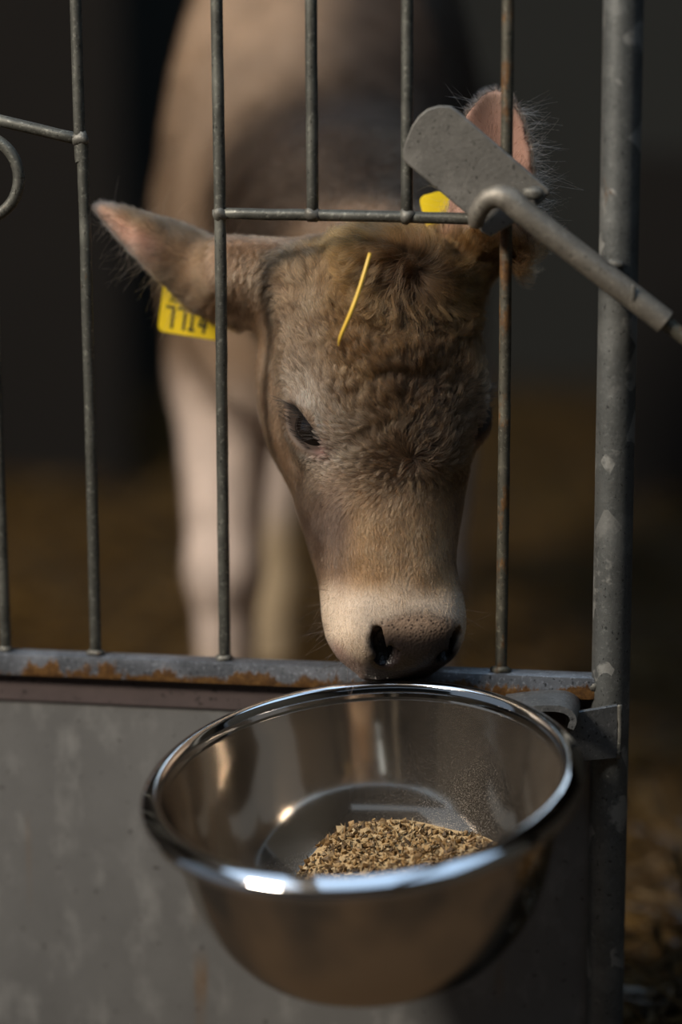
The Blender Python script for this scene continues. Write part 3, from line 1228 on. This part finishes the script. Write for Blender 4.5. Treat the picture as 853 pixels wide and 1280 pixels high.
def comb_dir(P, N):
    q = w2h(P)
    v, u, w = q.T
    D = np.zeros_like(P)
    r1 = np.stack([v - W1[0], u - W1[1]], 1)
    l1 = np.linalg.norm(r1, axis=1)
    r1 = r1 / (l1[:, None] + 1e-6)
    swirl = np.stack([-r1[:, 1], r1[:, 0]], 1)
    r2 = np.stack([v - W2[0], u - W2[1]], 1)
    l2 = np.linalg.norm(r2, axis=1)
    r2 = r2 / (l2[:, None] + 1e-6)
    k2 = np.exp(-(l2 / .050) ** 2)[:, None] * 1.3
    f = (r1 + .35 * swirl) * (1 - k2) + (r2 + .3 * np.stack([-r2[:, 1], r2[:, 0]], 1)) * k2
    down = sst(u, .20, .26)[:, None]
    f = f * (1 - down) + np.stack([v * 4, np.ones_like(v)], 1) * down
    front = np.stack([f[:, 0], f[:, 1], 0 * v], 1)
    side = np.stack([np.sign(v) * .15, .75 + 0 * v, -.65 + 0 * v], 1)
    s = sst(w, -.028, -.065)[:, None] * sst(np.abs(v), .03, .055)[:, None]
    loc = front * (1 - s) + side * s
    # around the eyes the hair runs away from the lids
    for sd, c, en, el, es in EYES:
        d = q - c
        d = d - (d @ en)[:, None] * en
        l = np.linalg.norm(d, axis=1)
        k = np.exp(-(l / .030) ** 2)[:, None]
        loc = loc * (1 - .8 * k) + (d / (l[:, None] + 1e-6) + np.array([0, .6, -.3])) * k * .8
    D = loc @ HR.T
    body = np.stack([.1 * np.sign(P[:, 0] + .15), .75 + 0 * v, -.65 + 0 * v], 1)
    bm_ = sst(P[:, 1], .10, .20)[:, None]
    D = D * (1 - bm_) + body * bm_
    e = ear_of(P)
    for i, er in enumerate((earL, earR)):
        m = e == i + 1
        t, s_, n_ = er.loc(P[m])
        h = er.hw(np.clip(t, 0, 1))
        D[m] = er.a[None] * .9 + (er.s[None] * (s_ / h)[:, None]) * .75
    D = D - N * (D * N).sum(1)[:, None]
    return unit(D)


def grow(P, N, length, curl, lift, kpts, rad, clump, clump_r, seed, freq=1.2):
    n = len(P)
    D = comb_dir(P, N)
    # locks wander sideways together
    B = np.cross(N, D)
    turn = (.42 * wav(P, 75, seed) + .28 * wav(P, 170, seed + 5)) * curl + RNG.normal(0, .16, n)
    D = unit(D * np.cos(turn)[:, None] + B * np.sin(turn)[:, None])
    B = np.cross(N, D)
    s = np.linspace(0, 1, kpts)
    ph = wav(P, 160, seed + 11) * 3.5 + RNG.normal(0, .45, n)
    amp = curl * .17 * (1 + .4 * RNG.normal(0, 1, n))
    L = length * RNG.uniform(.72, 1.15, n)
    Q = np.empty((n, kpts, 3))
    for j, x in enumerate(s):
        up = lift * (x - .55 * x * x)
        sw = amp * (np.sin(2 * PI * freq * x + ph) - np.sin(ph)) * x ** .6
        bo = amp * .6 * (np.cos(2 * PI * freq * x + ph) - np.cos(ph)) * x
        Q[:, j] = P + (L * x)[:, None] * D * (1 - .10 * np.abs(np.asarray(curl)) * x)[:, None] + (L * (up + np.maximum(bo, -.35 * up)))[:, None] * N + (L * sw)[:, None] * B
    if clump > 0:
        m = max(8, int(n / clump_r))
        ci = RNG.choice(n, m, replace=False)
        kd = kdtree.KDTree(m)
        for i, k in enumerate(ci):
            kd.insert(P[k], i)
        kd.balance()
        who = np.array([ci[kd.find(p)[1]] for p in P])
        cl = np.clip(clump * RNG.uniform(.4, 1.15, n), 0, .96)
        for j, x in enumerate(s):
            k = (cl * x ** 1.1)[:, None]
            Q[:, j] = Q[:, j] * (1 - k) + (Q[who, j]) * k
    R = rad[:, None] * (1 - .75 * s[None] ** 1.6)
    return Q, R


def hair_tint(P, N, var=.13):
    c = coat(P, N)
    return np.clip(c * np.exp(RNG.normal(0, var, len(P)) + .30 * wav(P, 330, 7) * sst(P[:, 1], .2, .1))[:, None], .004, .92)


def make_fur():
    q_ = lambda n: max(64, int(n * FUR))
    sets = []
    # long curly forelock and forehead
    def w_fore(P, N):
        q = w2h(P)
        return head_mask(P) * bare(P) * facing(P, N) * sst(q[:, 2], -.085, -.045) * sst(q[:, 1], .235, .195) * sst(q[:, 1], -.012, .008) * (ear_of(P) == 0)
    P, N = sample_roots(q_(80000), w_fore)
    q = w2h(P)
    core = sst(q[:, 2], -.075, -.02) * sst(q[:, 1], .225, .17)
    eyeclear = np.ones(len(P))
    for side, c, en, el, es in EYES:
        d = q - c
        eyeclear *= 1 - .88 * np.exp(-(np.linalg.norm(d - el * .008, axis=1) / .036) ** 2)
    left = 1 - .55 * sst(q[:, 0], -.015, -.055) * sst(q[:, 1], .02, .06)
    ln = (.006 + .021 * core * left + .007 * np.exp(-((q[:, 1] - .02) / .035) ** 2) * sst(q[:, 0], -.06, -.02)) * eyeclear
    Q, R = grow(P, N, ln, np.clip(.25 + .62 * core * left, 0, .87) * eyeclear, .50, 9, np.full(len(P), .000150), .86, 24, 2, .95)
    sets.append((Q, R, hair_tint(P, N, .36)))
    # short flat face hair
    def w_face(P, N):
        q = w2h(P)
        return head_mask(P) * bare(P) * facing(P, N) * (1 - .85 * sst(q[:, 2], -.075, -.045) * sst(q[:, 1], .225, .19)) * (ear_of(P) == 0) * (1 + .6 * sst(q[:, 1], .17, .25))
    P, N = sample_roots(q_(120000), w_face)
    q = w2h(P)
    mz = sst(q[:, 1], .275, .31)
    ln = .0095 * (1 - .62 * mz) * (1 - .35 * sst(q[:, 1], .2, .26))
    for side, c, en, el, es in EYES:
        ln *= 1 - .68 * np.exp(-(np.linalg.norm(q - c - el * .006, axis=1) / .034) ** 2)
    Q, R = grow(P, N, ln, np.full(len(P), .32) * (1 - .5 * mz), .38, 5, np.full(len(P), .000105) * (1 - .2 * mz), .60, 14, 4, .8)
    sets.append((Q, R, hair_tint(P, N, .24)))
    # ears
    def w_ear(P, N):
        e = ear_of(P)
        ins = np.zeros(len(P))
        for i, er in enumerate((earL, earR)):
            ins = np.where(e == i + 1, sst(N @ er.n, .2, .5), ins)
        return (e > 0) * (1 - .95 * ins)
    P, N = sample_roots(q_(30000), w_ear)
    Q, R = grow(P, N, np.full(len(P), .010), np.full(len(P), .45), .32, 5, np.full(len(P), .000085), .35, 12, 6, .8)
    sets.append((Q, R, hair_tint(P, N, .24)))
    # neck, chest, legs
    def w_body(P, N):
        return (~head_mask(P)) * (ear_of(P) == 0) * facing(P, N) * sst(P[:, 1], 1.0, .9) * (1 + 3 * sst(P[:, 1], .45, .2))
    P, N = sample_roots(q_(60000), w_body)
    Q, R = grow(P, N, np.full(len(P), .016), np.full(len(P), .35), .30, 4, np.full(len(P), .00022), .3, 14, 8, .8)
    sets.append((Q, R, hair_tint(P, N, .16)))
    # white fringe along the ear edges
    P, N = sample_roots(q_(60000), lambda P, N: (ear_of(P) > 0) * 1.0)
    e = ear_of(P)
    keep = np.zeros(len(P), bool)
    for i, er in enumerate((earL, earR)):
        t, s_, m = er.loc(P)
        h = er.hw(np.clip(t, 0, 1))
        edge = np.abs(s_) > h - .004
        lowside = (s_ * (1 if (er.s @ np.array([.8, 0, -.5])) > 0 else -1)) > 0
        keep |= (e == i + 1) & edge & (RNG.random(len(P)) < (.45 if i == 0 else 1)) & (lowside | (RNG.random(len(P)) < .12)) & (t < .93)
    P, N = P[keep][:q_(520)], N[keep][:q_(520)]
    ee = ear_of(P)
    out = np.zeros_like(P)
    for i, er in enumerate((earL, earR)):
        m = ee == i + 1
        t, s_, _m = er.loc(P[m])
        out[m] = er.s[None] * np.sign(s_)[:, None] + er.a[None] * .35
    n = len(P)
    D = unit(unit(out) + RNG.normal(0, .28, (n, 3)))
    L = RNG.uniform(.006, .032, n) ** 1.0
    s = np.linspace(0, 1, 6)
    dr = RNG.normal(0, .25, (n, 3))
    Q = P[:, None] + L[:, None, None] * s[None, :, None] * D[:, None] + (L[:, None, None] * s[None, :, None] ** 2) * (dr[:, None] + np.array([0, 0, -.12]))
    R = np.full((n, 6), .00009) * (1 - .7 * s[None])
    sets.append((Q, R, np.tile(np.array([[.66, .56, .47]]), (n, 1)) * RNG.uniform(.7, 1.2, (n, 1))))
    return sets


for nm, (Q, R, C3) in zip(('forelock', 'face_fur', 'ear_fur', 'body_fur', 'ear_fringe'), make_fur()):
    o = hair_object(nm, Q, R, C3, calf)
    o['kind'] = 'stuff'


def lashes():
    Q, R = [], []
    s = np.linspace(0, 1, 6)
    for side, c, en, el, es in EYES:
        up = es if es[2] > 0 else -es           # towards the brow
        for k in range(120):
            a = RNG.uniform(-.95, .75)
            lid = up if RNG.random() < .78 else -up
            p = c + el * (a * .0265 + .001) + lid * .0088 * math.sqrt(max(0, 1 - a * a)) + en * .0195
            d = en * .75 + lid * .10 - el * (.45 + .35 * (-a)) - np.array([0, 0, .45]) + RNG.normal(0, .10, 3)
            d /= np.linalg.norm(d)
            L = RNG.uniform(.008, .0205) * (1 if lid is up else .55) * (1.15 if a < 0 else .8)
            b = lid * -.22
            pts = p + L * s[:, None] * d + L * (s ** 2)[:, None] * b
            Q.append(h2w(pts))
            R.append(.00024 * (1 - .7 * s))
    return np.array(Q), np.array(R)


Q, R = lashes()
o = hair_object('eyelashes', Q, R, np.tile([[.012, .010, .009]], (len(Q), 1)), calf)
o['kind'] = 'stuff'
# whiskers round the muzzle
qs, N_ = sample_roots(4000, lambda P, N: head_mask(P) * bare(P) * facing(P, N) * sst(w2h(P)[:, 1], .285, .31) * (.15 + sst(w2h(P)[:, 2], -.035, -.055)))
qs, N_ = qs[:150], N_[:150]
s = np.linspace(0, 1, 7)
L = RNG.uniform(.010, .032, 150)
hd = unit(N_ * .75 + RNG.normal(0, .35, (150, 3)) + np.array([0, 0, -.25]))
Q = qs[:, None] + L[:, None, None] * s[None, :, None] * hd[:, None] + (L[:, None, None] * (s ** 2)[None, :, None]) * (RNG.normal(0, .16, (150, 1, 3)) + np.array([0, 0, -.2]))
o = hair_object('whiskers', Q, np.tile(.00011 * (1 - .7 * s)[None], (150, 1)), np.tile([[.05, .035, .03]], (150, 1)) * RNG.uniform(.5, 3, (150, 1)), calf)
o['kind'] = 'stuff'


# ------------------------------------------------------------------ ear tags
def rounded(w, h, r, k=5):
    pts = []
    for cx, cy, a0 in ((w / 2 - r, h / 2 - r, 0), (-w / 2 + r, h / 2 - r, 90), (-w / 2 + r, -h / 2 + r, 180), (w / 2 - r, -h / 2 + r, 270)):
        for i in range(k + 1):
            a = math.radians(a0 + 90 * i / k)
            pts.append((cx + r * math.cos(a), cy + r * math.sin(a)))
    return pts


SEVEN = [(0, .0190, .0085, .0190, .0026), (.0072, .0200, .0072, 0, .0027)]
ONE = [(.0038, .0203, .0038, 0, .0027), (.0008, .0013, .0070, .0013, .0026), (.0012, .0160, .0040, .0190, .0022)]
FOUR = [(.0058, .0203, .0058, 0, .0026), (.0052, .0195, .0008, .0068, .0022), (0, .0065, .0082, .0065, .0025)]


def ear_tag(c, X, Y, w, h, texts, blocks=()):
    c, X, Y = np.array(c, float), unit(np.array(X, float)), np.array(Y, float)
    Y = unit(Y - X * (Y @ X))
    Z = np.cross(X, Y)                 # towards the viewer
    P = [tuple(c + X * a + Y * b) for a, b in rounded(w, h, .006)]
    V, F = prism(P, Z, .0016)
    o = obj('ear_tag', V, F, M['yellow'], calf, smooth=False, origin=c)
    o['label'] = 'yellow plastic ear tag'
    for strokes, (a, b) in texts:
        parts = []
        for x0, y0, x1, y1, ww in strokes:          # each stroke a short slab from (x0, y0) to (x1, y1)
            d = np.array([x1 - x0, y1 - y0])
            l = np.linalg.norm(d)
            d = d / l
            e = np.array([-d[1], d[0]]) * ww / 2
            q = [np.array([x0, y0]) - e, np.array([x1, y1]) - e, np.array([x1, y1]) + e, np.array([x0, y0]) + e]
            P = [tuple(c + X * (a + k[0]) + Y * (b + k[1]) + Z * .0004) for k in q]
            parts.append(prism(P, Z, .0003))
        V, F = join(parts)
        obj('tag_number', V, F, M['print'], o, smooth=False, origin=c)
    for (a, b, ww, hh) in blocks:
        P = [tuple(c + X * (a + x) + Y * (b + y) + Z * .0004) for x, y in rounded(ww, hh, min(ww, hh) * .3, 2)]
        V, F = prism(P, Z, .0003)
        obj('tag_mark', V, F, M['print'], o, smooth=False, origin=c)
    return o


ear_tag((-.1490, .098, .7225), (1, -.05, -.13), (-.19, .1, .98), .060, .052, [(SEVEN, (-.0245, -.0215)), (SEVEN, (-.0135, -.0215)), (ONE, (-.0030, -.0215)), (FOUR, (.0070, -.0215))],
        [(-.016, .0065, .012, .0028), (-.015, .0105, .010, .0025), (-.0165, .0030, .013, .002), (-.017, .0160, .007, .0014), (-.0165, .0185, .005, .0014)])
ear_tag((.0800, .100, .8030), (.96, .10, .25), (-.12, .15, 1), .040, .052, [])

# ------------------------------------------------------------------ straw stuck to the forehead
sp = resample([(.0337, -.042, .7885), (.0290, -.048, .770), (.0235, -.053, .7515), (.0185, -.056, .7380), (.0120, -.0565, .7230), (.0085, -.053, .7130)], 24)
V, F = tube(sp, np.interp(np.linspace(0, 1, 24), [0, .5, .85, 1], [.0015, .0019, .0016, .0004]), 8)
st_ = obj('straw', V, F, M['stalk'], None, origin=sp[12])
tag(st_, 'short golden straw stuck in the curls of the forehead', 'straw')


# ------------------------------------------------------------------ bedding
def straws(n, place, lens, rad, seed, tilt=.25):
    r = np.random.default_rng(seed)
    P = np.array([place(r) for _ in range(n)])
    a = r.uniform(0, 2 * PI, n)
    el = r.normal(0, tilt, n)
    D = np.stack([np.cos(a) * np.cos(el), np.sin(a) * np.cos(el), np.sin(el)], 1)
    L = r.uniform(*lens, n)
    bend = r.normal(0, .16, (n, 3))
    S3 = np.array([-.5, 0, .5])
    ctr = P[:, None] + D[:, None] * (L[:, None] * S3[None])[:, :, None] + (bend * L[:, None])[:, None] * ((S3 ** 2)[None, :, None] - .12)
    N1 = unit(np.cross(D, [.1, .2, 1.0]))
    N2 = np.cross(D, N1)
    R = rad * r.uniform(.6, 1.4, n)
    ang = np.arange(3) * 2 * PI / 3
    off = N1[:, None] * np.cos(ang)[None, :, None] + N2[:, None] * np.sin(ang)[None, :, None]
    V = (ctr[:, :, None] + off[:, None] * R[:, None, None, None]).reshape(-1, 3)
    base = []
    for i in range(2):
        for k in range(3):
            k2 = (k + 1) % 3
            base.append((i * 3 + k, i * 3 + k2, (i + 1) * 3 + k2, (i + 1) * 3 + k))
    F = (np.arange(n)[:, None, None] * 9 + np.array(base)[None]).reshape(-1, 4)
    V[:, 2] = np.maximum(V[:, 2], .002)
    return V, F.tolist()


def bed_place(r):
    while True:
        y = .10 + 3.6 * r.random() ** 1.5
        x = r.uniform(-1.9, .75)
        return (x, y, .004 + .030 * r.random() + .05 * max(0, math.sin(x * 3.1 + y * 2.3)) * r.random())


V, F = straws(9000, bed_place, (.06, .20), .0022, 21)
bed_o = obj('straw_bedding', V, F, M['straw'], None, smooth=False, origin=(-.3, 1.2, 0))
tag(bed_o, 'golden straw bedding spread over the pen floor behind the gate', 'straw bedding', kind='stuff')


def heap_place(r):
    x = .265 + .40 * r.random()
    y = .04 + .75 * r.random()
    return (x, y, .01 + (.17 * math.exp(-((x - .42) / .16) ** 2 - ((y - .30) / .25) ** 2) + .02) * r.random())


V, F = straws(1900, heap_place, (.06, .20), .0022, 22, .45)
hp_o = obj('straw_heap', V, F, M['straw_dark'], None, smooth=False, origin=(.42, .3, 0))
tag(hp_o, 'dark untidy heap of straw on the ground right of the round post', 'straw heap', kind='stuff')
